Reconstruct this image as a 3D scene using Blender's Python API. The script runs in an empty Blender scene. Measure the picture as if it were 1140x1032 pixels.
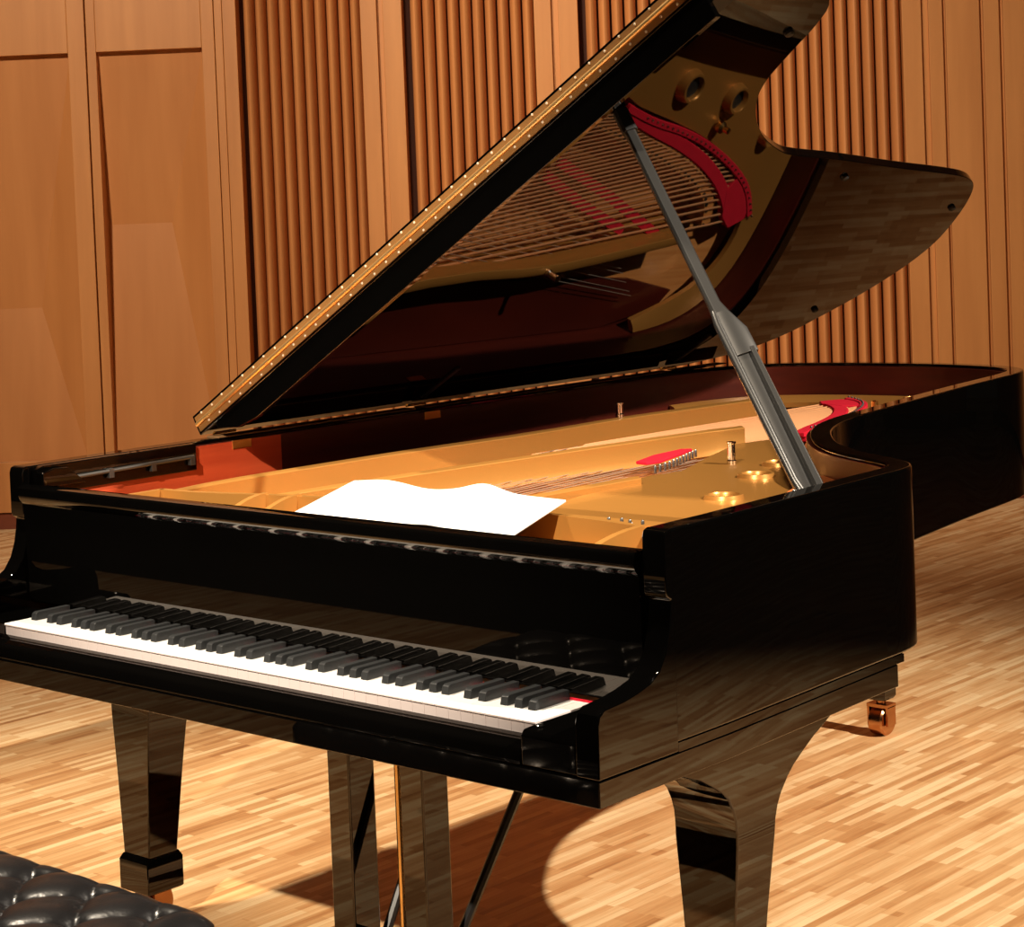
import bpy, bmesh, math, random
from mathutils import Vector, Matrix
random.seed(7)
SC = bpy.context.scene
COL = SC.collection
S = 1.1          # metres per drawing unit
ZF = 0.11        # height of the floor in drawing units
def T(p): return Vector((p[0]*S, p[1]*S, (p[2]-ZF)*S))

# ------------------------------------------------------------------ materials
def nodes(name):
    m = bpy.data.materials.new(name); m.use_nodes = True
    nt = m.node_tree; b = nt.nodes['Principled BSDF']
    return m, nt, b
def lin(r, g, b):
    f = lambda c: (c/255/12.92 if c/255 <= .04045 else ((c/255+.055)/1.055)**2.4)
    return (f(r), f(g), f(b), 1)
def simple(name, col, rough=.5, metal=0, coat=0, spec=.5, bump=None, var=0.0, vscale=8):
    m, nt, b = nodes(name)
    b.inputs['Base Color'].default_value = col
    b.inputs['Roughness'].default_value = rough
    b.inputs['Metallic'].default_value = metal
    b.inputs['Coat Weight'].default_value = coat
    b.inputs['Coat Roughness'].default_value = .03
    b.inputs['Specular IOR Level'].default_value = spec
    tc = nt.nodes.new('ShaderNodeTexCoord')
    if var:
        n = nt.nodes.new('ShaderNodeTexNoise'); n.inputs['Scale'].default_value = vscale
        n.inputs['Detail'].default_value = 5
        nt.links.new(tc.outputs['Object'], n.inputs['Vector'])
        r = nt.nodes.new('ShaderNodeMix'); r.data_type = 'RGBA'
        r.inputs['A'].default_value = tuple(c*(1-var) for c in col[:3])+(1,)
        r.inputs['B'].default_value = tuple(min(1, c*(1+var)) for c in col[:3])+(1,)
        nt.links.new(n.outputs['Fac'], r.inputs['Factor'])
        nt.links.new(r.outputs['Result'], b.inputs['Base Color'])
    if bump:
        n = nt.nodes.new('ShaderNodeTexNoise'); n.inputs['Scale'].default_value = bump[0]
        nt.links.new(tc.outputs['Object'], n.inputs['Vector'])
        bp = nt.nodes.new('ShaderNodeBump'); bp.inputs['Strength'].default_value = bump[1]
        bp.inputs['Distance'].default_value = .002
        nt.links.new(n.outputs['Fac'], bp.inputs['Height'])
        nt.links.new(bp.outputs['Normal'], b.inputs['Normal'])
    return m
def grain(name, c1, c2, scale=(14, 14, .6), rough=.45, coat=0, ns=3.0):
    m, nt, b = nodes(name)
    tc = nt.nodes.new('ShaderNodeTexCoord'); mp = nt.nodes.new('ShaderNodeMapping')
    mp.inputs['Scale'].default_value = scale
    n = nt.nodes.new('ShaderNodeTexNoise'); n.inputs['Scale'].default_value = ns; n.inputs['Detail'].default_value = 6
    nt.links.new(tc.outputs['Object'], mp.inputs['Vector']); nt.links.new(mp.outputs['Vector'], n.inputs['Vector'])
    r = nt.nodes.new('ShaderNodeValToRGB')
    r.color_ramp.elements[0].position = .3; r.color_ramp.elements[0].color = c1
    r.color_ramp.elements[1].position = .7; r.color_ramp.elements[1].color = c2
    nt.links.new(n.outputs['Fac'], r.inputs['Fac']); nt.links.new(r.outputs['Color'], b.inputs['Base Color'])
    b.inputs['Roughness'].default_value = rough; b.inputs['Coat Weight'].default_value = coat
    return m
M = {}
M['lacquer'] = simple('black_lacquer', (.0009, .0008, .0007, 1), .018, 0, 0, .55, var=.3, vscale=3)
M['lacquer'].node_tree.nodes['Principled BSDF'].inputs['Specular Tint'].default_value = (1, .86, .74, 1)
M['satin'] = simple('satin_black', (.012, .011, .011, 1), .3, 0, 0, .5, var=.2)
M['blackkey'] = simple('ebony_key', (.016, .017, .018, 1), .34, 0, .1, .5, var=.2)
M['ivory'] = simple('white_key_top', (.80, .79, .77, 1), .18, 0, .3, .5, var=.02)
M['key_shade'] = simple('shaded_key_white', (.62, .54, .53, 1), .3, 0, 0, .5, var=.02)  # key white darkened: weaker light on upright faces put into the colour
M['gold'] = simple('bronze_painted_iron', (.47, .215, .048, 1), .33, .5, .2, .5, bump=(180, .06), var=.05, vscale=5)
M['hingebrass'] = simple('satin_brass', (.40, .19, .06, 1), .42, .6, 0, .5, var=.12, vscale=30)
M['rail'] = simple('hinge_rail_bronze', (.22, .12, .055, 1), .9, 0, 0, .03, var=.2, vscale=25)
M['ledge'] = grain('pin_block_wood', lin(176, 92, 44), lin(200, 112, 58), (3, 3, 12), .4)
M['brass'] = simple('polished_brass', (.80, .47, .16, 1), .26, 1, 0, .5, var=.08, vscale=20)
M['knuckle'] = simple('highlit_brass_knuckle', (.95, .60, .24, 1), .34, .9, 0, .5, var=.05)  # paler brass, the highlight along the knuckle put into its colour
M['casterbrass'] = simple('old_brass', (.50, .23, .10, 1), .22, 1, 0, .5, var=.15, vscale=30)
M['screw'] = simple('screw_head', (.85, .74, .58, 1), .5, .5, 0, .5, var=.05)
M['copper'] = simple('copper_winding', (.86, .42, .19, 1), .42, .6, 0, .5, var=.05)
M['steel'] = simple('steel_wire', (.75, .66, .55, 1), .35, .8, 0, .5, var=.05)
M['nickel'] = simple('nickel', (.8, .77, .73, 1), .15, 1, 0, .5, var=.04)
M['gunmetal'] = simple('grey_lacquered_metal', (.11, .107, .103, 1), .3, .8, .2, .5, var=.05)
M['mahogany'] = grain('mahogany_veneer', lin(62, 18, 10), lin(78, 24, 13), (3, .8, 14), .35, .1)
M['rim_lit'] = grain('lit_mahogany', lin(168, 62, 34), lin(190, 78, 44), (3, .8, 14), .4, .05)  # lit copy of the rim mahogany, direct light put into the colour
M['spruce'] = grain('spruce_soundboard', lin(196, 128, 68), lin(214, 150, 88), (30, 1.2, 1), .35, .2)
M['maple'] = grain('maple_bridge', lin(170, 110, 55), lin(195, 135, 75), (6, 6, 6), .4)
M['felt'] = simple('red_felt', (.55, .012, .03, 1), .95, 0, 0, .1, bump=(300, .6), var=.15, vscale=40)
M['paper'] = simple('white_paper', (.88, .87, .85, 1), .6, 0, 0, .3, var=.015, vscale=6)
M['leather'] = simple('black_leather', (.008, .0075, .008, 1), .3, 0, .1, .5, bump=(220, .15), var=.2)
M['steel2'] = simple('polished_dark_steel', (.27, .265, .255, 1), .25, .95, 0, .5, var=.05)
M['rubber'] = simple('black_rubber', (.01, .01, .01, 1), .6, 0, 0, .4, var=.1)
M['rod'] = simple('brass_rod', (.85, .52, .2, 1), .25, 1, 0, .5, var=.05)
M['wall'] = grain('oak_wall_panel', lin(186, 121, 66), lin(203, 137, 78), (5, 5, .35), .45, .05, 2.4)
M['wallin'] = grain('oak_door_panel', lin(182, 116, 62), lin(198, 131, 74), (4, 4, .3), .42, .05, 2.0)
M['slat'] = grain('oak_slat', lin(184, 118, 66), lin(200, 132, 76), (7, 7, .4), .5, 0, 2.4)
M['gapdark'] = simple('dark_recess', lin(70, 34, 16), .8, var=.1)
M['base'] = grain('dark_skirting', lin(112, 52, 28), lin(128, 62, 34), (2, 2, 10), .5)

def floor_mat():
    m, nt, b = nodes('strip_parquet')
    L = nt.links.new
    tc = nt.nodes.new('ShaderNodeTexCoord'); mp = nt.nodes.new('ShaderNodeMapping')
    mp.inputs['Rotation'].default_value = (0, 0, math.radians(90))
    L(tc.outputs['Object'], mp.inputs['Vector'])
    def brick(w, h, off):
        k = nt.nodes.new('ShaderNodeTexBrick')
        k.inputs['Color1'].default_value = (0, 0, 0, 1); k.inputs['Color2'].default_value = (1, 1, 1, 1)
        k.inputs['Mortar'].default_value = (.35, .35, .35, 1)
        k.inputs['Scale'].default_value = 1; k.inputs['Mortar Size'].default_value = .0006
        k.inputs['Brick Width'].default_value = w; k.inputs['Row Height'].default_value = h
        k.offset = off; k.offset_frequency = 2; k.squash = 1
        L(mp.outputs['Vector'], k.inputs['Vector']); return k
    k1 = brick(.31, .021, .37)
    k2 = brick(.17, .042, .61)
    # per-strip tone plus long streaks along the strips
    mp2 = nt.nodes.new('ShaderNodeMapping'); mp2.inputs['Scale'].default_value = (46, 2.6, 1)
    L(tc.outputs['Object'], mp2.inputs['Vector'])
    n = nt.nodes.new('ShaderNodeTexNoise'); n.inputs['Scale'].default_value = 1.0; n.inputs['Detail'].default_value = 4
    n.inputs['Roughness'].default_value = .65
    L(mp2.outputs['Vector'], n.inputs['Vector'])
    a = nt.nodes.new('ShaderNodeMath'); a.operation = 'MULTIPLY_ADD'; a.inputs[1].default_value = .46
    L(k1.outputs['Color'], a.inputs[0])
    nb = nt.nodes.new('ShaderNodeMath'); nb.operation = 'MULTIPLY'; nb.inputs[1].default_value = .75
    L(n.outputs['Fac'], nb.inputs[0]); L(nb.outputs[0], a.inputs[2])
    a2 = nt.nodes.new('ShaderNodeMath'); a2.operation = 'MULTIPLY_ADD'; a2.inputs[1].default_value = .20
    L(k2.outputs['Color'], a2.inputs[0]); L(a.outputs[0], a2.inputs[2])
    r = nt.nodes.new('ShaderNodeValToRGB'); e = r.color_ramp.elements
    e[0].position = .26; e[0].color = lin(146, 94, 54)
    e[1].position = 1.0; e[1].color = lin(240, 210, 162)
    x = e.new(.45); x.color = lin(188, 136, 86)
    x = e.new(.7); x.color = lin(215, 169, 117)
    L(a2.outputs[0], r.inputs['Fac']); L(r.outputs['Color'], b.inputs['Base Color'])
    b.inputs['Roughness'].default_value = .42
    b.inputs['Specular IOR Level'].default_value = .35
    return m
M['floor'] = floor_mat()

# ------------------------------------------------------------------ mesh helpers (drawing units in, metres out)
class MB:
    def __init__(s): s.v = []; s.f = []
    def add(s, vs, fs):
        o = len(s.v); s.v += [tuple(v) for v in vs]; s.f += [tuple(i+o for i in f) for f in fs]; return s
    def box(s, x0, x1, y0, y1, z0, z1):
        return s.add([(x0,y0,z0),(x1,y0,z0),(x1,y1,z0),(x0,y1,z0),(x0,y0,z1),(x1,y0,z1),(x1,y1,z1),(x0,y1,z1)],
                     [(0,3,2,1),(4,5,6,7),(0,1,5,4),(1,2,6,5),(2,3,7,6),(3,0,4,7)])
    def loft(s, rings, cap=True, closed=True):
        n = len(rings[0]); o = len(s.v)
        for r in rings: s.v += [tuple(p) for p in r]
        for i in range(len(rings)-1):
            for j in range(n if closed else n-1):
                k = (j+1) % n
                s.f.append((o+i*n+j, o+i*n+k, o+(i+1)*n+k, o+(i+1)*n+j))
        if cap:
            s.f.append(tuple(o+j for j in reversed(range(n))))
            s.f.append(tuple(o+(len(rings)-1)*n+j for j in range(n)))
        return s
    def prism_z(s, poly, z0, z1): return s.loft([[(x,y,z0) for x,y in poly], [(x,y,z1) for x,y in poly]])
    def prism_x(s, poly, x0, x1): return s.loft([[(x0,y,z) for y,z in poly], [(x1,y,z) for y,z in poly]])
    def tube(s, pts, rad, n=8):
        pts = [Vector(p) for p in pts]; rings = []
        for i, p in enumerate(pts):
            d = (pts[min(i+1, len(pts)-1)]-pts[max(i-1, 0)]).normalized()
            u = d.cross(Vector((0,0,1)));
            if u.length < 1e-3: u = d.cross(Vector((1,0,0)))
            u.normalize(); w = d.cross(u)
            r = rad[i] if isinstance(rad, (list, tuple)) else rad
            rings.append([p+u*math.cos(t)*r+w*math.sin(t)*r for t in [2*math.pi*k/n for k in range(n)]])
        return s.loft(rings)
    def cyl(s, c, r, z0, z1, n=16, r1=None):
        r1 = r if r1 is None else r1
        return s.loft([[(c[0]+q*math.cos(2*math.pi*k/n), c[1]+q*math.sin(2*math.pi*k/n), z) for k in range(n)] for q, z in ((r, z0), (r1, z1))])
    def lathe(s, c, prof, n=24):   # profile of (radius, z) about a vertical axis
        return s.loft([[(c[0]+q*math.cos(2*math.pi*k/n), c[1]+q*math.sin(2*math.pi*k/n), z) for k in range(n)] for q, z in prof], cap=True)
    def strip(s, path, w, z0, z1):   # a band of width w along a plan path
        L, R = offset(path, w/2), offset(path, -w/2)
        rings = []
        for i in range(len(path)):
            za = z0[i] if isinstance(z0, list) else z0; zb = z1[i] if isinstance(z1, list) else z1
            rings.append([(L[i][0],L[i][1],za),(R[i][0],R[i][1],za),(R[i][0],R[i][1],zb),(L[i][0],L[i][1],zb)])
        return s.loft(rings)
def offset(path, d, closed=False):
    out = []; n = len(path)
    for i in range(n):
        a = path[(i-1) % n] if closed or i > 0 else path[i]; b = path[(i+1) % n] if closed or i < n-1 else path[i]
        tx, ty = b[0]-a[0], b[1]-a[1]; l = math.hypot(tx, ty) or 1
        out.append((path[i][0]-ty/l*d, path[i][1]+tx/l*d))
    return out
def smooth(path, it=2):
    for _ in range(it):
        q = [path[0]]
        for a, b in zip(path, path[1:]):
            q += [tuple(.75*u+.25*v for u, v in zip(a, b)), tuple(.25*u+.75*v for u, v in zip(a, b))]
        q.append(path[-1]); path = q
    return path
def make(name, mb, mat, parent=None, shade=35, bevel=0, bseg=2, fn=T, sub=0):
    me = bpy.data.meshes.new(name)
    off = Vector((0,0,0)); pp = parent
    while pp is not None: off += pp.location; pp = pp.parent
    vs = [Vector(fn(v)) for v in mb.v]
    if parent is None:
        c = Vector((sum(v.x for v in vs)/len(vs), sum(v.y for v in vs)/len(vs), min(v.z for v in vs)))
    else: c = Vector((0,0,0))
    me.from_pydata([v-off-c for v in vs], [], mb.f)
    bm = bmesh.new(); bm.from_mesh(me)
    bmesh.ops.recalc_face_normals(bm, faces=bm.faces); bm.to_mesh(me); bm.free()
    for m in (mat if isinstance(mat, list) else [mat]): me.materials.append(m)
    o = bpy.data.objects.new(name, me); COL.objects.link(o); o.location = c; o.parent = parent
    if shade:
        for p in me.polygons: p.use_smooth = True
        me.set_sharp_from_angle(angle=math.radians(shade))
    if bevel:
        b = o.modifiers.new('bevel', 'BEVEL'); b.width = bevel; b.segments = bseg; b.limit_method = 'ANGLE'
        b.angle_limit = math.radians(40); b.harden_normals = True
    if sub:
        b = o.modifiers.new('sub', 'SUBSURF'); b.levels = sub; b.render_levels = sub
    return o
def dup(o, parent, delta=None, name=None):
    c = o.copy(); COL.objects.link(c); c.parent = parent
    if delta is not None: c.location = o.location + Vector(delta)*S
    return c
def empty(name, loc, label, cat, group=None):
    o = bpy.data.objects.new(name, None); COL.objects.link(o); o.location = T(loc); o.empty_display_size = .1
    tag(o, label, cat, group); return o
def tag(o, label, cat, group=None):
    o['label'] = label; o['category'] = cat
    if group: o['group'] = group
def struct(o): o['kind'] = 'structure'; return o

# ------------------------------------------------------------------ the setting
struct(make('floor', MB().box(-9, 8, -2.0, 10, ZF-.05, ZF), M['floor']))
WA = math.radians(38.55)
def WP(p):      # wall coordinates: along the wall, out towards the stage, height
    s_, d_, z_ = p
    return T((-5.095+s_*math.cos(WA)+d_*math.sin(WA), 3.032+s_*math.sin(WA)-d_*math.cos(WA), z_))
WTOP = 4.6
wall = MB()
wall.box(-4, 9, -.30, -.10, ZF, WTOP)                          # backing
def pil(a, b, d0=0): wall.box(a, b, -.12, d0, .175, WTOP)
pil(1.060, 1.118)
for a, b in ((1.646, 1.716), (1.741, 1.822), (2.378, 2.450), (2.479, 2.562), (3.905, 3.985), (4.014, 4.072), (4.085, 4.224), (4.239, 4.304), (4.320, 4.9)): pil(a, b)
for a, b in ((1.70, 1.75), (2.44, 2.49), (3.97, 4.03), (4.06, 4.10), (4.21, 4.25), (4.29, 4.33)): wall.box(a, b, -.12, -.022, .175, WTOP)
for a in (4.9, 5.6, 6.3, 7.0, 7.7): wall.box(a+.02, a+.68, -.12, 0, .175, WTOP)
wall.box(-4, -.30, -.12, -.0, .175, WTOP)
wo = struct(make('wall_back', wall, M['wall'], fn=WP, bevel=.003))
def slats(s0, s1, n, parent):
    mb = MB(); p = (s1-s0)/n
    for i in range(n):
        a = s0+i*p+p*.07; w = p*.84; ring = []
        for k in range(9):
            t = k/8
            ring.append((a+w*t, -.066+.056*math.sin(math.pi*(.08+.84*t))**.8, 0))
        ring = [(a, -.11, 0)]+ring+[(a+w, -.11, 0)]
        mb.loft([[(x, y, .34) for x, y, _ in ring], [(x, y, WTOP) for x, y, _ in ring]])
    o = make('slat_panel', mb, M['slat'], parent, fn=WP)
    return o
slats(1.140, 1.646, 10, wo); slats(1.850, 2.378, 10, wo); slats(2.590, 3.905, 24, wo)
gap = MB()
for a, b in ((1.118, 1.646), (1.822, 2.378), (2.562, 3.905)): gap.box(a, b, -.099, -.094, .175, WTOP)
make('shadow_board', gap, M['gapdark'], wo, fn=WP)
kb = MB()
for a, b in ((1.118, 1.646), (1.822, 2.378), (2.562, 3.905)): kb.box(a, b, -.09, -.004, .175, .34)
make('kick_board', kb, M['wall'], wo, fn=WP, bevel=.003)
struct(make('baseboard_back', MB().box(-4, 9, -.10, -.012, ZF, .178), M['base'], fn=WP))
struct(make('trim_1', MB().box(1.024, 1.058, -.10, -.004, .178, WTOP), M['wall'], fn=WP, bevel=.003))
def door(name, s0, s1, p0, p1, rz, ra, rb):
    z0, z1 = .182, WTOP; pz0, pz1 = .40, 2.135
    fr = MB()
    fr.box(s0, p0, -.095, 0, z0, z1); fr.box(p1, s1, -.095, 0, z0, z1)
    fr.box(p0, p1, -.09, 0, pz1, z1); fr.box(p0, p1, -.09, 0, z0, pz0)
    fr.box(p0, p1, -.099, -.090, pz0-.01, pz1+.01)
    o = struct(make(name, fr, M['wall'], fn=WP, bevel=.003))
    dp = MB(); lo, hi = -.030, -.086
    # faceted acoustic panel: two sloping fields meeting on a short ridge, with a side facet
    v = [(p0-.05, lo, pz1), (p1, lo, pz1), (p1, lo, pz0), (p0-.05, lo, pz0), (p0-.05, hi, rz), (rb, hi, rz)]
    dp.add(v, [(0, 4, 5, 1), (3, 2, 5, 4), (1, 5, 2), (0, 3, 4)])
    make('door_panel', dp, M['wallin'], o, shade=0, fn=WP)
    return o
door('door_2', .474, 1.022, .514, .967, 1.40, .515, .789)
door('door_1', -.28, .468, -.21, .392, 1.055, -.2, .205)

# ------------------------------------------------------------------ grand piano
P0 = (0, 1.2, ZF)
piano = empty('grand_piano', P0, 'black lacquered concert grand piano with its lid propped open', 'piano')
def part(name, mb, mat, parent=None, **k): return make(name, mb, mat, parent or piano, **k)
ZT = .997; ZB = .706
right = [(.75,.13),(.749,.25),(.742,.42),(.735,.58),(.730,.70)]
curve = [(.730,.70),(.728,.775),(.712,.83),(.670,.868),(.61,.90),(.53,.945),(.45,1.015),(.38,1.105),(.325,1.19),(.285,1.28),(.258,1.38),
         (.24,1.5),(.22,1.62),(.195,1.78),(.165,1.98),(.14,2.2),(.125,2.30),(.10,2.375),(.055,2.425),(-.02,2.458),(-.15,2.478),(-.3,2.466),
         (-.45,2.44),(-.57,2.395),(-.66,2.32),(-.72,2.2),(-.745,2.05),(-.75,1.9)]
outer = right[:-1]+smooth(curve, 2)+[(-.75,1.4),(-.75,.9),(-.75,.5),(-.75,.13)]
in1 = offset(outer, .040); in2 = offset(outer, .047); in3 = offset(outer, .044)
rim = MB()
n = len(outer)
rim.loft([[(outer[i][0],outer[i][1],ZB),(in1[i][0],in1[i][1],ZB),(in1[i][0],in1[i][1],ZT),(outer[i][0],outer[i][1],ZT)] for i in range(n)])
part('case', rim, M['lacquer'], bevel=.005, bseg=3)
ir = MB()
sel = [i for i in range(n) if not (outer[i][1] < .2)]
ir.loft([[(in1[i][0],in1[i][1],.836),(in2[i][0],in2[i][1],.836),(in2[i][0],in2[i][1],ZT-.008),(in1[i][0],in1[i][1],ZT-.008)] for i in sel])
part('inner_rim', ir, M['mahogany'])
part('lit_rim_patch', MB().box(-.7038, -.7022, .165, .74, .865, .988), M['rim_lit'])  # added sheet: the lit front of the inner rim painted brighter
sbd = [p for p in in3 if True]
part('soundboard', MB().prism_z(sbd, .838, .846), M['spruce'])
# arms (cheeks) with the scroll
arm = [(-.036,.6935),(-.035,.765),(-.031,.777),(-.020,.784),(.02,.787),(.05,.792),(.078,.799),(.098,.811),(.113,.832),(.122,.857),(.127,.882),(.129,.901),
       (.121,.906),(.119,.912),(.119,.985),(.122,.994),(.130,.997),(.135,.997),(.135,.6935)]
ra = part('arm', MB().prism_x(arm, .711, .75), M['lacquer'], bevel=.0025)
la = part('arm', MB().prism_x(arm, -.75, -.711), M['lacquer'], bevel=.0025)
kbd = [(-.7495,-.036),(.7495,-.036),(.749,.25),(.7415,.42),(.7345,.58),(.7295,.70),(.7285,.735),(-.7495,.735)]
part('keybed', MB().prism_z(kbd, .6567, .6925), M['lacquer'], bevel=.002)
for sx in (1, -1):
    ap = [(.7495,.1345),(.7485,.25),(.7415,.42),(.7345,.58),(.7285,.70),(.7275,.755),(.69,.755),(.70,.1345)] if sx > 0 else [(-.7495,.1345),(-.7495,.715),(-.70,.715),(-.70,.1345)]
    part('apron', MB().prism_z(ap, .6932, .7058), M['lacquer'])
part('key_slip', MB().prism_x([(-.034,.6935),(-.034,.711),(-.031,.7155),(-.026,.718),(.0008,.7262),(.0014,.7235),(.0014,.6935)], -.612, .612), M['lacquer'], bevel=.001)
for sx in (1, -1):
    kbk = MB(); a, b = sorted((sx*.6145, sx*.7105))
    kbk.prism_x([(-.034,.6935),(-.034,.735),(-.028,.742),(.0,.7435),(.118,.7435),(.118,.6935)], a, b)
    k = part('key_block', kbk, M['lacquer'], bevel=.003)
    sc = MB(); sc.lathe((sx*.63, -.012), [(.0055,.7437),(.0055,.7455),(.004,.7468),(.001,.7472)], 16)
    part('screw', sc, M['nickel'], k)
part('key_frame', MB().box(-.612, .612, .0, .30, .6935, .712), M['satin'])
# keys
KW = 1.225/52; kt = .7444
isblack = [(i % 12) in (1, 4, 6, 9, 11) for i in range(88)]   # 0 = A
wk = 0; bx = []
for i in range(88):
    if isblack[i]: bx.append((-.6125+wk*KW, i % 12))
    else: wk += 1
def white_key(x0):
    g = .0002
    mb = MB(); prof = [(.003,.720),(.003,.7405),(.0,.741),(.0,.7434),(.0012,kt),(.120,kt),(.120,.720)]
    mb.prism_x(prof, x0+g, x0+KW-g); return mb
wk0 = part('white_key', white_key(-.6125), [M['ivory'], M['key_shade']], bevel=.0006, bseg=1)
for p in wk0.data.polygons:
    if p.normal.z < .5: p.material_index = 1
for i in range(1, 52): dup(wk0, piano, (i*KW, 0, 0))
off = {1: .0015, 4: -.0022, 6: .0022, 9: -.003, 11: 0}
bk0 = None
for x, k in bx:
    if bk0 is None:
        mb = MB(); w0, w1 = .0077, .0060; x0 = x
        mb.loft([[(x-w0,.043,kt-.006),(x+w0,.043,kt-.006),(x+w0,.119,kt-.006),(x-w0,.119,kt-.006)],
                 [(x-w1-.0004,.0465,kt+.0115),(x+w1+.0004,.0465,kt+.0115),(x+w1,.119,kt+.0115),(x-w1,.119,kt+.0115)],
                 [(x-w1,.052,kt+.0142),(x+w1,.052,kt+.0142),(x+w1,.119,kt+.0142),(x-w1,.119,kt+.0142)]])
        bk0 = part('black_key', mb, M['blackkey'], bevel=.0012, bseg=2)
    else: dup(bk0, piano, (x-x0+off[k], 0, 0))
part('name_felt', MB().box(-.613, .613, .1190, .1212, .735, .7475), M['felt'])
# fallboard with its rolled top edge, and the rail above it
fb = [(.1250,.752),(.1215,.756),(.1165,.920)]
for k in range(9):
    a = math.radians(50-28*k/8); fb.append((.139-.035*math.cos(a), .9576-.035*math.sin(a)))
fb += [(.1062,.947),(.1062,.961),(.109,.9645),(.118,.9655),(.128,.9655),(.132,.955),(.137,.94),(.139,.76)]
part('fallboard', MB().prism_x(fb, -.706, .706), M['lacquer'], shade=30)
part('lock_rail', MB().box(-.7095, .7095, .141, .176, .93, .957), M['lacquer'], bevel=.003)
# music-desk rail on the bass side
mr = MB().prism_x([(.14,.944),(.14,.99),(.155,.996),(.51,.996),(.512,.992),(.512,.944)], -.7105, -.694)
rail = part('desk_rail', mr, M['lacquer'], bevel=.002)
rr = MB(); rr.tube([(-.688,.21,.968),(-.688,.50,.972)], .0042, 8)
for y in (.30, .40, .495): rr.box(-.694,-.684,y-.006,y+.006,.956,.974)
part('slide_bar', rr, M['gunmetal'], rail, bevel=.001)
lk = MB(); lk.prism_x([(.14,.9575),(.14,.985),(.165,.991),(.195,.99),(.215,.975),(.235,.958)], -.6935, -.676)
part('desk_catch', lk, M['lacquer'], rail, bevel=.002)

# ---- iron plate
plate = MB()
ridge = smooth([(-.492,.262),(-.46,.263),(-.40,.268),(-.20,.322),(.05,.362),(.32,.378),(.53,.352),(.685,.30)], 1)
plate.strip(ridge, .014, .895, .953)
front = [(-.69,.18),(.69,.18)]+[(p[0],p[1]) for p in reversed(ridge)]
plate.loft([[(p[0],.18,.905) for p in ridge], [(p[0],p[1]+.004,.905) for p in ridge], [(p[0],p[1]+.004,.893) for p in ridge], [(p[0],.18,.893) for p in ridge]])
def fin(x0, y0, x1, y1):
    P = [(y0,.897)]; rings = []
    N = 9
    for k in range(N):
        t = k/(N-1); x = x0+(x1-x0)*t; y = y0+(y1-y0)*t; zz = .906+.050*math.sin(math.pi/2*(1-t))**1.0
        rings.append([(x-.006,y,.897),(x+.006,y,.897),(x+.006,y,zz),(x-.006,y,zz)])
    plate.loft(rings)
fin(-.26,.305,-.275,.185); fin(-.195,.325,-.20,.185); fin(.545,.345,.49,.205)
plate.box(-.498,-.486,.15,.266,.88,.953)
plate.box(-.69,.20,.27,.66,.876,.886); plate.box(.20,.69,.30,.50,.876,.886)                         # pin block cover
plate.prism_z([(-.495,.275),(-.40,.285),(-.275,.33),(-.235,.70),(-.19,1.02),(-.40,1.06),(-.490,.95),(-.515,.64),(-.515,.42)], .862, .876)
iron = None
# flange round the bent side and tail, with round openings
ro = offset(outer, .052)
oi = [p for p in ro if p[1] > .60 and not (p[0] < -.5 and p[1] < 2.0)]
part('pin_block_ledge', MB().prism_z([(.70,.50),(.695,.70),(.69,.785),(.66,.835),(.60,.868),(.53,.905),(.46,.955),(.50,.80),(.57,.62)], .93, .950), M['ledge'], bevel=.002)
inner_c = smooth([(.56,.62),(.47,.78),(.34,.98),(.20,1.18),(.08,1.42),(-.02,1.62),(-.075,1.72),(-.105,1.86),(-.16,2.06),(-.235,2.215),(-.36,2.345),(-.5,2.33),(-.60,2.22),(-.665,2.02)], 2)
def resample(path, m):
    L = [0]
    for a, b in zip(path, path[1:]): L.append(L[-1]+math.hypot(b[0]-a[0], b[1]-a[1]))
    out = []; j = 0
    for k in range(m):
        d = L[-1]*k/(m-1)
        while j < len(L)-2 and L[j+1] < d: j += 1
        t = (d-L[j])/((L[j+1]-L[j]) or 1); a, b = path[j], path[j+1]
        out.append((a[0]+(b[0]-a[0])*t, a[1]+(b[1]-a[1])*t))
    return out
oi = resample(oi, 60)
# pair each outer sample with its nearest point along the inner curve (monotone)
ic = resample(inner_c, 200); pair = []; lo = 0
for k, p in enumerate(oi):
    hi_ = min(200, lo+14)
    j = min(range(lo, hi_), key=lambda q: (ic[q][0]-p[0])**2+(ic[q][1]-p[1])**2) if lo < 199 else 199
    j = max(j, int(199*max(0, (k-6))/59*.92)); j = min(j, 199); lo = j; pair.append(ic[j])
pair[0] = ic[0]; pair[-1] = ic[-1]
plate.loft([[(a[0],a[1],.902),(b[0],b[1],.890),(b[0],b[1],.902),(.5*(a[0]+b[0]),.5*(a[1]+b[1]),.913),(a[0],a[1],.917)] for a, b in zip(oi, pair)])
# added dark board, no real part; darkens the bass side mirrored in the lid
part('bass_shade_panel', MB().prism_z([(-.70,.62),(-.545,.62),(-.535,1.2),(-.545,1.62),(-.565,2.0),(-.61,2.2),(-.66,2.16),(-.70,1.95)], .856, .864), M['mahogany'])
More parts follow.
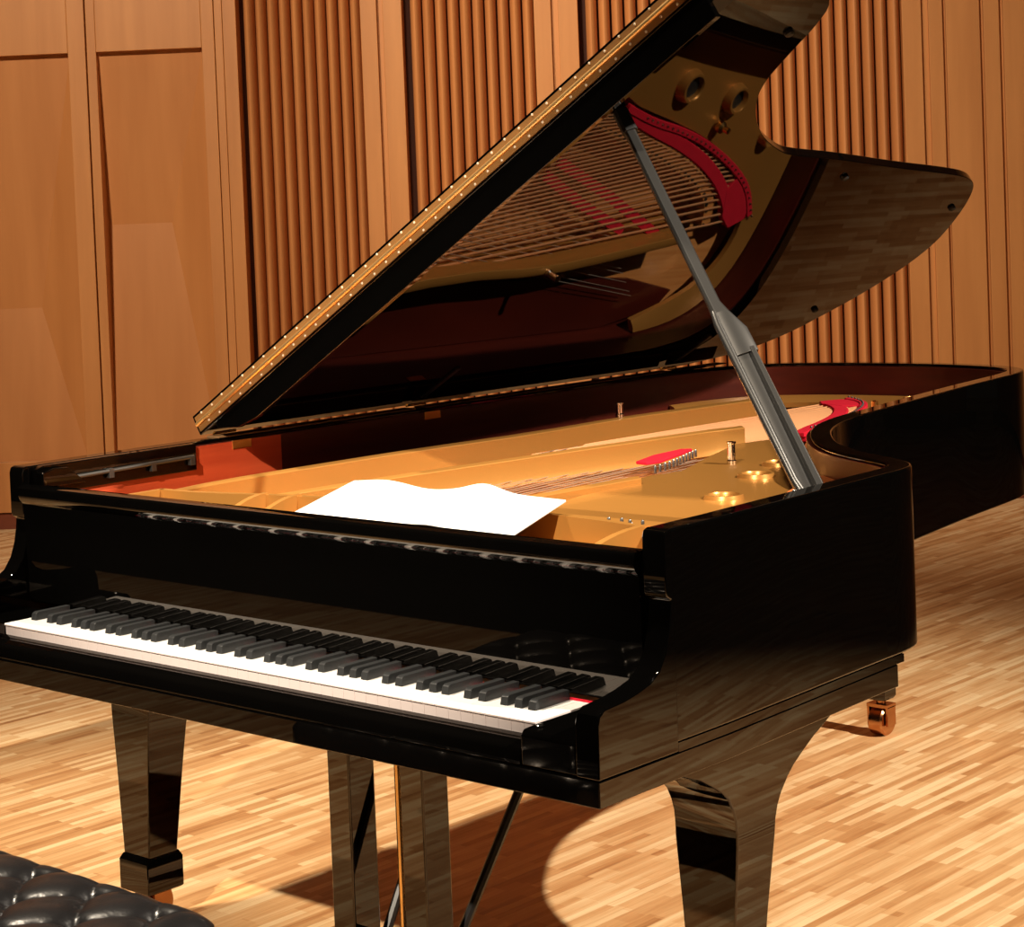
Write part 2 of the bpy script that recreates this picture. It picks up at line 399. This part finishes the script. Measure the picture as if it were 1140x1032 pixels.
# treble web
web = [(.15,.60),(.105,.80),(.085,.94),(.10,1.02),(.02,1.22),(-.045,1.40),(-.02,1.50),(.06,1.46),(.20,1.22),(.34,1.02),(.50,.80),(.60,.62),(.66,.36),(.50,.375),(.34,.40),(.22,.47)]
plate.prism_z(web, .896, .925)
iron = part('iron_plate', plate, M['gold'], bevel=.003, shade=40)
def ring(c, r, zb=.905, zt=.932):
    mb = MB(); prof = [(r*1.55,zb),(r*1.45,zb+.012),(r*1.25,zt),(r*1.05,zt),(r*.95,zt-.004),(r*.93,zb)]
    o = len(mb.v); N = 24
    mb.loft([[(c[0]+q*math.cos(2*math.pi*k/N), c[1]+q*math.sin(2*math.pi*k/N), z) for k in range(N)] for q, z in prof], cap=False)
    part('plate_opening_rim', mb, M['gold'], iron)
    part('opening_dark_disc', MB().cyl(c, r*.94, zb+.002, zb+.013, 20), M['rubber'], iron)  # black disc paints the dark inside an opening that is not cut
for c, r in (((-.015,1.88),.030),((-.045,2.08),.028),((-.15,2.28),.018),((.22,1.17),.026),((.27,1.02),.026),((.37,.78),.026)): ring(c, r)
def strut(path, w, z0, z1, ends=True):
    mb = MB(); N = len(path); 
    L, R = offset(path, w/2), offset(path, -w/2)
    L2, R2 = offset(path, w*.9), offset(path, -w*.9)
    rings = []
    for i in range(N):
        zt = z1[i] if isinstance(z1, list) else z1
        rings.append([(L2[i][0],L2[i][1],z0),(R2[i][0],R2[i][1],z0),(R[i][0],R[i][1],z0+.014),(R[i][0],R[i][1],zt-.004),(path[i][0],path[i][1],zt),(L[i][0],L[i][1],zt-.004),(L[i][0],L[i][1],z0+.014)])
    mb.loft(rings); return part('strut', mb, M['gold'], iron, shade=50, bevel=.002)
strut(smooth([(-.265,.33),(-.25,.55),(-.205,.9),(-.15,1.25),(-.125,1.41),(-.115,1.44),(-.10,1.50)],1), .020, .896, [.956]*9+[.950,.945,.93,.912,.905] if False else .950)
strut(smooth([(-.500,.265),(-.525,.42),(-.523,.64),(-.512,.93),(-.474,1.25),(-.478,1.55),(-.45,1.8),(-.42,2.02),(-.415,2.06)],1), .024, .848, .946)
strut(smooth([(.10,.40),(.11,.62),(.13,.85)],1), .020, .90, .94)
# bolts standing on the struts
for x, y, zb, zt in ((-.478,1.56,.94,.978),(.13,1.14,.92,.968),(.29,1.12,.92,.965)):
    b = MB(); b.lathe((x,y), [(.0095,zb),(.0095,zb+.012),(.0075,zb+.014),(.0075,zt-.004),(.0095,zt-.003),(.0095,zt),(.003,zt+.001)], 16)
    part('plate_bolt', b, M['nickel'], iron)
part('plate_knob', MB().lathe((-.12,2.06), [(.016,.914),(.016,.925),(.008,.93),(.008,.945),(.002,.947)], 16), M['brass'], iron)

# ---- bridge, felts, strings, pins
bridge = smooth([(-.10,1.56),(-.165,1.78),(-.225,1.97),(-.285,2.11),(-.34,2.17),(-.40,2.185)], 2)
br = part('bass_bridge', MB().strip(bridge, .034, .846, .9005), M['maple'])
nt = MB(); bs = resample(bridge, 34)
bo = offset(bs, .010)
for i, p in enumerate(bo): nt.cyl(p, .0055, .9006, .9022, 8)
part('bridge_notch', nt, M['rubber'], br)
part('hitch_felt', MB().strip(smooth([(-.085,1.69),(-.125,1.79),(-.165,1.93),(-.225,2.08),(-.30,2.195),(-.385,2.265)],2), .036, .893, .9125), M['felt'], bevel=.004)
part('hitch_felt', MB().strip(smooth([(-.075,1.68),(-.112,1.80),(-.135,1.93),(-.175,2.06),(-.24,2.205),(-.30,2.295),(-.375,2.345)],2), .020, .905, .916), M['felt'], bevel=.003)
part('hitch_felt', MB().prism_z([(-.30,2.20),(-.26,2.23),(-.33,2.325),(-.385,2.33),(-.41,2.27),(-.375,2.225)], .893, .9135), M['felt'], bevel=.003)
part('string_felt', MB().strip([(-.25,1.49),(-.33,1.66),(-.405,1.85)], .026, .892, .9015), M['felt'])
part('string_felt', MB().strip([(-.215,1.52),(-.31,1.75),(-.425,2.0)], .026, .892, .9015), M['felt'])
part('treble_felt', MB().prism_z([(-.04,1.06),(-.068,1.15),(-.075,1.25),(-.056,1.265),(-.035,1.20),(-.002,1.09),(-.01,1.055)], .925, .931), M['felt'], bevel=.002)
def pin(c, z0, z1, r=.0032): return MB().lathe(c, [(r,z0),(r,z1-.002),(r*.6,z1)], 8)
hp = resample(smooth([(-.098,1.76),(-.122,1.86),(-.145,1.96),(-.18,2.07),(-.245,2.215),(-.31,2.30),(-.375,2.35)],2), 30)
h0 = part('hitch_pin', pin(hp[0], .905, .920, .0028), M['steel2'])
for q in hp[1:]: dup(h0, piano, (q[0]-hp[0][0], q[1]-hp[0][1], 0))
tp = resample(smooth([(.03,1.03),(.015,1.10),(-.015,1.18),(-.045,1.26)],2), 12)
for q in tp: dup(h0, piano, (q[0]-hp[0][0], q[1]-hp[0][1], .010))
t0 = None
for row in range(3):
    for k in range(13):
        q = (.36+.022*k, .425+.028*row+.006*(k % 2)-.05*(k/13)**2)
        if q[0] > .58 or 4 <= k <= 5: continue
        if t0 is None: t0 = part('tuning_pin', pin(q, .925, .934, .0028), M['gunmetal']); tq = q
        else: dup(t0, piano, (q[0]-tq[0], q[1]-tq[1], 0))
# bass strings run from front left to the far side
NB = 30
def lerp(a, b, t): return tuple(u+(v-u)*t for u, v in zip(a, b))
bs2 = resample(bridge, 40)
he = resample(smooth([(-.09,1.72),(-.122,1.86),(-.145,1.96),(-.18,2.07),(-.245,2.215),(-.31,2.30),(-.375,2.35)],2), NB)
bb = resample(bridge, NB)
for i in range(NB):
    t = i/(NB-1)
    f = lerp((-.30,.36), (-.605,.33), t)
    b_ = bb[i]; h = he[i]; r = .0017+.0014*t
    part('string', MB().tube([(f[0],f[1],.889),(b_[0],b_[1],.9055),(h[0],h[1],.908)], r, 6), M['copper'])
NS = 60
for i in range(NS):      # plain strings cross beneath the bass ones
    t = i/(NS-1)
    f = lerp((-.27,.37), (.62,.40), t)
    bq = resample([(-.60,2.0),(-.45,1.85),(-.22,1.6),(0,1.32),(.2,1.03),(.40,.72),(.60,.52)], 100)[int(99*t)]
    part('string', MB().tube([(f[0],f[1],.916),(bq[0],bq[1],.889)], .0009, 5), M['steel'])

# ---- lid
TH = math.radians(31)
def LP(p):       # lid coordinates: out from the hinge, back from the keyboard, up through the lid
    s_, y_, n_ = p
    return T((-.75+s_*math.cos(TH)-n_*math.sin(TH), y_, 1.005+s_*math.sin(TH)+n_*math.cos(TH)))
lo_c = smooth([(1.515,.72),(1.505,.86),(1.47,.955),(1.40,.99),(1.325,1.008),(1.215,1.043),(1.13,1.128),(1.055,1.243),(1.005,1.36),(.985,1.43),(.968,1.62),(.925,1.92),(.893,2.20),
        (.87,2.33),(.832,2.41),(.75,2.495),(.65,2.57),(.547,2.63),(.43,2.645),(.30,2.617),(.19,2.56),(.113,2.512),(.05,2.43),(.018,2.33),(-.006,2.17)], 2)
lid_o = [(-.008,.575),(1.518,.575)]+lo_c+[(-.008,1.4)]
lidm = MB(); lidm.loft([[(s_,y_,0) for s_,y_ in lid_o],[(s_,y_,.020) for s_,y_ in lid_o]])
lid = part('lid', lidm, M['lacquer'], fn=LP, bevel=.002)
part('front_lip', MB().loft([[(a,.577,-h),(a,.590,-h),(a,.590,.004),(a,.577,.004)] for a, h in ((.045,.012),(.10,.040),(.16,.050),(1.47,.050))]), M['lacquer'], lid, fn=LP, bevel=.0015)
flap_o = [(-.008,.575),(1.518,.575),(1.515,.86),(1.46,.93),(-.008,.93)]
flap = part('front_flap', MB().loft([[(s_,y_,.0215) for s_,y_ in flap_o],[(s_,y_,.043) for s_,y_ in flap_o]]), M['lacquer'], lid, fn=LP, bevel=.002)
hg = MB()
hg.box(.0, 1.515, .5725, .5755, .005, .0365)
hinge = part('piano_hinge', hg, M['hingebrass'], lid, fn=LP)
N = 12; hk = MB()
hk.loft([[(s_, .5715+.0045*math.cos(2*math.pi*k/N), .0208+.0045*math.sin(2*math.pi*k/N)) for k in range(N)] for s_ in (.0, 1.515)])
part('hinge_knuckle', hk, M['knuckle'], hinge, fn=LP)
def screw(s_, n_, r=.0026):
    return MB().loft([[(s_+q*math.cos(2*math.pi*k/8), y, n_+q*math.sin(2*math.pi*k/8)) for k in range(8)] for q, y in ((r,.5726),(r*.8,.5714),(r*.3,.5710))])
s0_ = None
for k in range(40):
    s_ = .025+1.46*k/39
    for row in (0, 1):
        q = (s_+.012*row, (.009 if k % 2 else .0115) if row else (.0325 if k % 2 else .035))
        if s0_ is None: s0_ = part('hinge_screw', screw(*q), M['screw'], hinge, fn=LP); sq = q
        else:
            c = dup(s0_, hinge); c.location = LP((q[0], 0, q[1]))-LP((sq[0], 0, sq[1]))
for s_, y_ in ((.895,1.746),(.735,2.44),(.241,2.465),(1.38,.93)):
    b = MB(); b.loft([[(s_+q*math.cos(2*math.pi*k/12), y_+q*math.sin(2*math.pi*k/12), z) for k in range(12)] for q, z in ((.009,0),(.009,-.005),(.006,-.008))])
    part('rubber_button', b, M['rubber'], lid, fn=LP)
b = MB(); b.box(1.425,1.50,.62,.67,-.006,0)
part('prop_socket', b, M['rubber'], lid, fn=LP, bevel=.001)
# case hinges along the bass side, and the rail they stand on
for a, b in ((.585,1.145),(1.175,2.065),(2.095,2.30)):
    part('hinge_rail', MB().box(-.7485,-.7115,a,b,.9965,.9995), M['rail'], bevel=.001)
for y in (.61, 1.16, 2.08):
    hh = MB(); hh.box(-.7035,-.7005,y,y+.05,.972,.990)
    h = part('lid_hinge', hh, M['brass'], bevel=.001)
    hh = MB(); hh.tube([(-.756,y,1.003),(-.756,y+.055,1.003)], .005, 8); part('hinge_barrel', hh, M['brass'], h)
    st = MB(); st.box(.03,.16,y+.012,y+.026,-.004,0); part('hinge_strap', st, M['satin'], h, fn=LP, bevel=.001)

# ---- lid prop
A_ = Vector((.703,.572,.955)); B_ = Vector((.228,.714,1.590))
ax = (B_-A_).normalized(); side = Vector((.745,.666,0)); side = (side-ax*side.dot(ax)).normalized(); dep = ax.cross(side)
def pr(t, w, d, c=0):
    o = A_+(B_-A_)*t+side*c
    q = []
    for a, b in ((-.5,-.28),(-.32,-.5),(.32,-.5),(.5,-.28),(.5,.28),(.32,.5),(-.32,.5),(-.5,.28)): q.append(o+side*a*w+dep*b*d)
    return q
pm = MB(); pm.loft([pr(.36,.044,.020,.004),pr(.415,.044,.020,.004),pr(.465,.028,.020,-.003),pr(.49,.021,.018,-.005),pr(1.0,.019,.016,0)])
prop = part('lid_prop', pm, M['gunmetal'], bevel=.001, shade=50)
lower = MB()
lower.loft([pr(.0,.016,.026,.013),pr(.37,.011,.022,.017)])
lower.loft([pr(.0,.034,.012,-.002),pr(.37,.032,.012,.002)])
part('prop_channel', lower, M['gunmetal'], prop, bevel=.001, shade=50)
def onax(t, c, e=0): return tuple(A_+(B_-A_)*t+side*c-dep*e)
fb_ = MB(); fb_.tube([onax(.0,-.014,.004),onax(.05,-.016,.004),onax(.075,-.0185,.006),(onax(.44,-.0165,.006)),(onax(.47,-.012,.004))], [.0085,.0085,.0072,.0068,.006], 14)
part('prop_bar', fb_, M['steel2'], prop, shade=60)
fu = MB(); fu.tube([onax(.46,-.0125,.002),onax(.49,-.008,.003),onax(.94,-.003,.003)], [.0062,.0055,.0045], 12)
part('prop_bar', fu, M['steel2'], prop, shade=60)
cap = MB(); cap.loft([pr(.94,.026,.022),pr(1.0,.026,.022)]); part('prop_tip', cap, M['rubber'], prop, bevel=.001)
ft = MB(); ft.box(.668,.708,.545,.600,.975,.990); part('prop_hinge', ft, M['nickel'], prop, bevel=.002)

# ---- legs
def leg(xc):
    m = MB()
    ys = [(.148,.580,.6565),(.168,.556,.648),(.190,.539,.640),(.222,.510,.628),(.252,.478,.611),(.274,.454,.597),(.288,.438,.584),(.298,.420,.565),(.303,.409,.548),(.305,.403,.53),(.305,.400,.51)]
    rings = []
    for y0, y1, z in ys: rings.append([(xc-.056,y0,z),(xc+.056,y0,z),(xc+.056,y1,z),(xc-.056,y1,z)])
    for z, hw, y0, y1 in ((.40,.047,.305,.389),(.24,.037,.306,.374)): rings.append([(xc-hw,y0,z),(xc+hw,y0,z),(xc+hw,y1,z),(xc-hw,y1,z)])
    m.loft(rings)
    L = part('leg', m, M['lacquer'], bevel=.003, shade=30)
    f = MB(); f.loft([[(xc-a,.34-a,z),(xc+a,.34-a,z),(xc+a,.34+a,z),(xc-a,.34+a,z)] for a, z in ((.037,.243),(.0425,.232),(.0425,.175),(.034,.170))])
    part('leg_block', f, M['lacquer'], L, bevel=.002)
    c = MB(); caster(c, xc, .34, .172); part('caster', c, M['casterbrass'], L)
def caster(mb, x, y, ztop):
    mb.cyl((x,y), .012, ZF+.055, ztop, 12)
    N = 24; r = .036; zc = ZF+r
    mb.loft([[(x+dx, y+q*math.cos(2*math.pi*k/N), zc+q*math.sin(2*math.pi*k/N)) for k in range(N)] for dx, q in ((-.020,r*.6),(-.020,r*.9),(-.016,r),(.016,r),(.020,r*.9),(.020,r*.6))])
    for s_ in (-1, 1): mb.box(x+s_*.026-.003, x+s_*.026+.003, y-.018, y+.018, zc-.01, zc+.036)
    mb.box(x-.029, x+.029, y-.02, y+.02, zc+.034, zc+.042)
leg(.662); leg(-.672)
# rear leg stands under the tail
RX, RY = -.232, 2.225
m = MB(); m.loft([[(RX-a,RY-a,z),(RX+a,RY-a,z),(RX+a,RY+a,z),(RX-a,RY+a,z)] for a, z in ((.052,.70),(.044,.55),(.024,.24))])
L = part('leg', m, M['lacquer'], bevel=.003)
f = MB(); f.loft([[(RX-a,RY-a,z),(RX+a,RY-a,z),(RX+a,RY+a,z),(RX-a,RY+a,z)] for a, z in ((.024,.243),(.027,.236),(.027,.206),(.022,.198))])
part('leg_block', f, M['lacquer'], L, bevel=.002)
c = MB(); caster(c, RX, RY, .20); part('caster', c, M['casterbrass'], L)
bm_ = MB()
bm_.tube([(-.6,.45,.72),(RX,2.2,.74)], .03, 6); bm_.tube([(.55,.45,.72),(RX+.1,2.2,.74)], .03, 6); bm_.tube([(0,.6,.72),(RX+.05,2.2,.74)], .03, 6)
part('under_beam', bm_, M['satin'])

# ---- pedal lyre
ly = MB()
ly.box(-.30+.12, .32-.06, .24, .34, .635, .6565)
lyre = part('pedal_lyre', ly, M['lacquer'], bevel=.003)
for xc in (-.062, .108):
    q = MB(); q.box(xc-.026, xc+.026, .262, .322, .215, .640); part('lyre_post', q, M['lacquer'], lyre, bevel=.004)
q = MB(); q.box(-.14, .19, .235, .345, .155, .218); part('pedal_box', q, M['lacquer'], lyre, bevel=.004)
for xc in (-.055, .023, .10):
    q = MB(); q.loft([[(xc-w, y, z-.006),(xc+w, y, z-.006),(xc+w, y, z+.004),(xc-w, y, z+.004)] for y, w, z in ((.25,.008,.18),(.19,.009,.182),(.13,.013,.175),(.105,.013,.168),(.095,.009,.165))])
    part('pedal', q, M['brass'], lyre, bevel=.001)
q = MB(); q.tube([(.030,.31,.215),(.030,.31,.655)], .0055, 8); part('pedal_rod', q, M['rod'], lyre)
for xc, x2 in ((.10,.155), (-.055,-.07)):
    q = MB(); q.tube([(xc,.345,.20),(x2,.62,.655)], .0085, 8); part('lyre_brace', q, M['satin'], lyre)

# ------------------------------------------------------------------ sheet music lying in the piano
def sheet():
    mb = MB(); NX, NY = 36, 10; top = []
    for j in range(NY+1):
        v = j/NY
        for i in range(NX+1):
            u = i/NX
            x = -.112+.472*u + .012*(1-v)*(u-.5)
            y = .235+.140*v + .012*math.sin(u*3)
            bump = .013*math.exp(-((u-.62)/.10)**2)*(.3+.7*v)+.006*math.exp(-((u-.15)/.12)**2)*v-.004*math.exp(-((u-.36)/.10)**2)*v
            z = .940+.036*v+bump
            top.append((x, y, z))
    W = NX+1; f = []
    for j in range(NY):
        for i in range(NX): f.append((j*W+i, j*W+i+1, (j+1)*W+i+1, (j+1)*W+i))
    mb.add(top, f); return mb
sm = make('sheet_music', sheet(), M['paper'], shade=80)
sol = sm.modifiers.new('thick', 'SOLIDIFY'); sol.thickness = .0035; sol.offset = -1
tag(sm, 'open white sheet music lying on the gold iron plate behind the keyboard', 'sheet music')

# ------------------------------------------------------------------ bench
BX0, BX1, BY0, BY1, BZ = -.265, .43, -.755, -.386, .567
bench = empty('piano_bench', ((BX0+BX1)/2, (BY0+BY1)/2, ZF), 'black button-tufted leather piano bench in front of the keyboard', 'bench')
def cushion():
    mb = MB(); NX, NY = 130, 80
    dx, dy, x00, y00, rows = .133, .076, .348, -.449, 4
    btn = [(x00-dx*k+(dx/2 if r % 2 else 0), y00-dy*r) for r in range(rows) for k in range(6)]
    btn = [b for b in btn if BX0+.05 < b[0] < BX1-.02]
    def h(x, y):
        ex = min(x-BX0, BX1-x); ey = min(y-BY0, BY1-y); R = .055; e = 0
        for q in (ex, ey):
            if q < R: e += R-math.sqrt(max(0, R*R-(R-q)**2))
        u = (x-x00)/dx; v = (y00-y)/dy; edge = min(1, ex/.06)*min(1, ey/.05)
        pil_ = (abs(math.sin(math.pi*(u+v/2)))*abs(math.sin(math.pi*(u-v/2))))**.38
        d1 = min(math.hypot(x-b[0], y-b[1]) for b in btn)
        return BZ-.8*e-.015*(1-pil_)*edge-.014*math.exp(-(d1/.013)**2)
    g = []
    for j in range(NY+1):
        for i in range(NX+1):
            x = BX0+(BX1-BX0)*i/NX; y = BY0+(BY1-BY0)*j/NY
            # round plan corners
            R = .06
            cx = min(max(x, BX0+R), BX1-R); cy = min(max(y, BY0+R), BY1-R); d_ = math.hypot(x-cx, y-cy)
            zz = h(x, y)
            if d_ > R: x = cx+(x-cx)*R/d_; y = cy+(y-cy)*R/d_
            g.append((x, y, zz))
    W = NX+1; f = []
    for j in range(NY):
        for i in range(NX): f.append((j*W+i, j*W+i+1, (j+1)*W+i+1, (j+1)*W+i))
    per = [i for i in range(W)]+[(j)*W+NX for j in range(1, NY+1)]+[NY*W+i for i in range(NX-1, -1, -1)]+[j*W for j in range(NY-1, 0, -1)]
    o = len(g)
    for k in per: g.append((g[k][0], g[k][1], BZ-.085))
    n_ = len(per)
    for k in range(n_): f.append((per[k], per[(k+1) % n_], o+(k+1) % n_, o+k))
    f.append(tuple(o+k for k in range(n_)))
    mb.add(g, f); return mb, btn, h
cm, btn, hf = cushion()
cush = make('cushion', cm, M['leather'], bench, shade=60)
b0 = None
for x, y in btn:
    if b0 is None:
        z = hf(x, y)+.001; q0 = (x, y)
        b0 = make('button', MB().lathe((x, y), [(.0085,z-.004),(.0085,z),(.006,z+.003),(.001,z+.004)], 14), M['leather'], cush, shade=60)
    else: dup(b0, cush, (x-q0[0], y-q0[1], 0))
make('seat_frame', MB().box(BX0+.02, BX1-.02, BY0+.02, BY1-.02, BZ-.135, BZ-.0855), M['lacquer'], bench, bevel=.003)
for x in (BX0+.055, BX1-.055):
    for y in (BY0+.055, BY1-.055):
        q = MB(); q.loft([[(x-a,y-a,z),(x+a,y-a,z),(x+a,y+a,z),(x-a,y+a,z)] for a, z in ((.026,BZ-.1355),(.018,ZF))])
        make('bench_leg', q, M['lacquer'], bench, bevel=.002)

# ------------------------------------------------------------------ light
def spot(name, src, dst, power, col, cone=70, size=.10, blend=.5):
    l = bpy.data.lights.new(name, 'SPOT'); l.energy = power; l.color = col; l.spot_size = math.radians(cone); l.spot_blend = blend
    l.shadow_soft_size = size
    o = bpy.data.objects.new(name, l); COL.objects.link(o); o.location = T(src)
    d = T(dst)-T(src); o.rotation_euler = d.to_track_quat('-Z', 'Y').to_euler(); return o
WARM = (1, .85, .66)
spot('stage_spot', (5.8, 2.05, 5.85), (.15, .75, .3), 5800, (1, .87, .71), 46, .07, .9)
spot('stage_spot', (-2.0, -.9, 5.9), (-.3, .4, .4), 2800, WARM, 42, .22, .7)
spot('stage_spot', (3.5, -7.2, 7.0), (-.10, .40, .92), 14000, WARM, 9.6, .10, .9)
def unT(v): return (v.x/S, v.y/S, v.z/S+ZF)
spot('wall_spot', unT(WP((-.5, 6.2, 5.8))), unT(WP((1.2, 0, 1.7))), 2300, WARM, 46, .3, 1)
spot('wall_spot', unT(WP((1.3, 6.2, 5.9))), unT(WP((3.7, 0, 1.7))), 1950, WARM, 40, .3, 1)
w = bpy.data.worlds.new('hall'); SC.world = w; w.use_nodes = True
w.node_tree.nodes['Background'].inputs['Color'].default_value = (.010, .007, .005, 1)
w.node_tree.nodes['Background'].inputs['Strength'].default_value = .6

# ------------------------------------------------------------------ camera
cam = bpy.data.cameras.new('camera'); co = bpy.data.objects.new('camera', cam); COL.objects.link(co)
Rr = ((0.745808, 0.665005, -0.039219), (-0.003646, -0.054797, -0.998491), (-0.666151, 0.744825, -0.038444))
r_, d_, f_ = (Vector(q) for q in Rr)
mat = Matrix((r_, -d_, -f_)).transposed().to_4x4()
mat.translation = T((2.43266, -2.05793, 1.44976)); co.matrix_world = mat
cam.sensor_width = 36; cam.lens = 2295.14*36/1140
cam.shift_x = (570-564.143)/1140; cam.shift_y = (308.508-516)/1140
cam.clip_end = 100
SC.camera = co
vs = SC.view_settings; vs.view_transform = 'Standard'; vs.look = 'None'; vs.gamma = 1; vs.use_curve_mapping = False
vs.exposure = 0
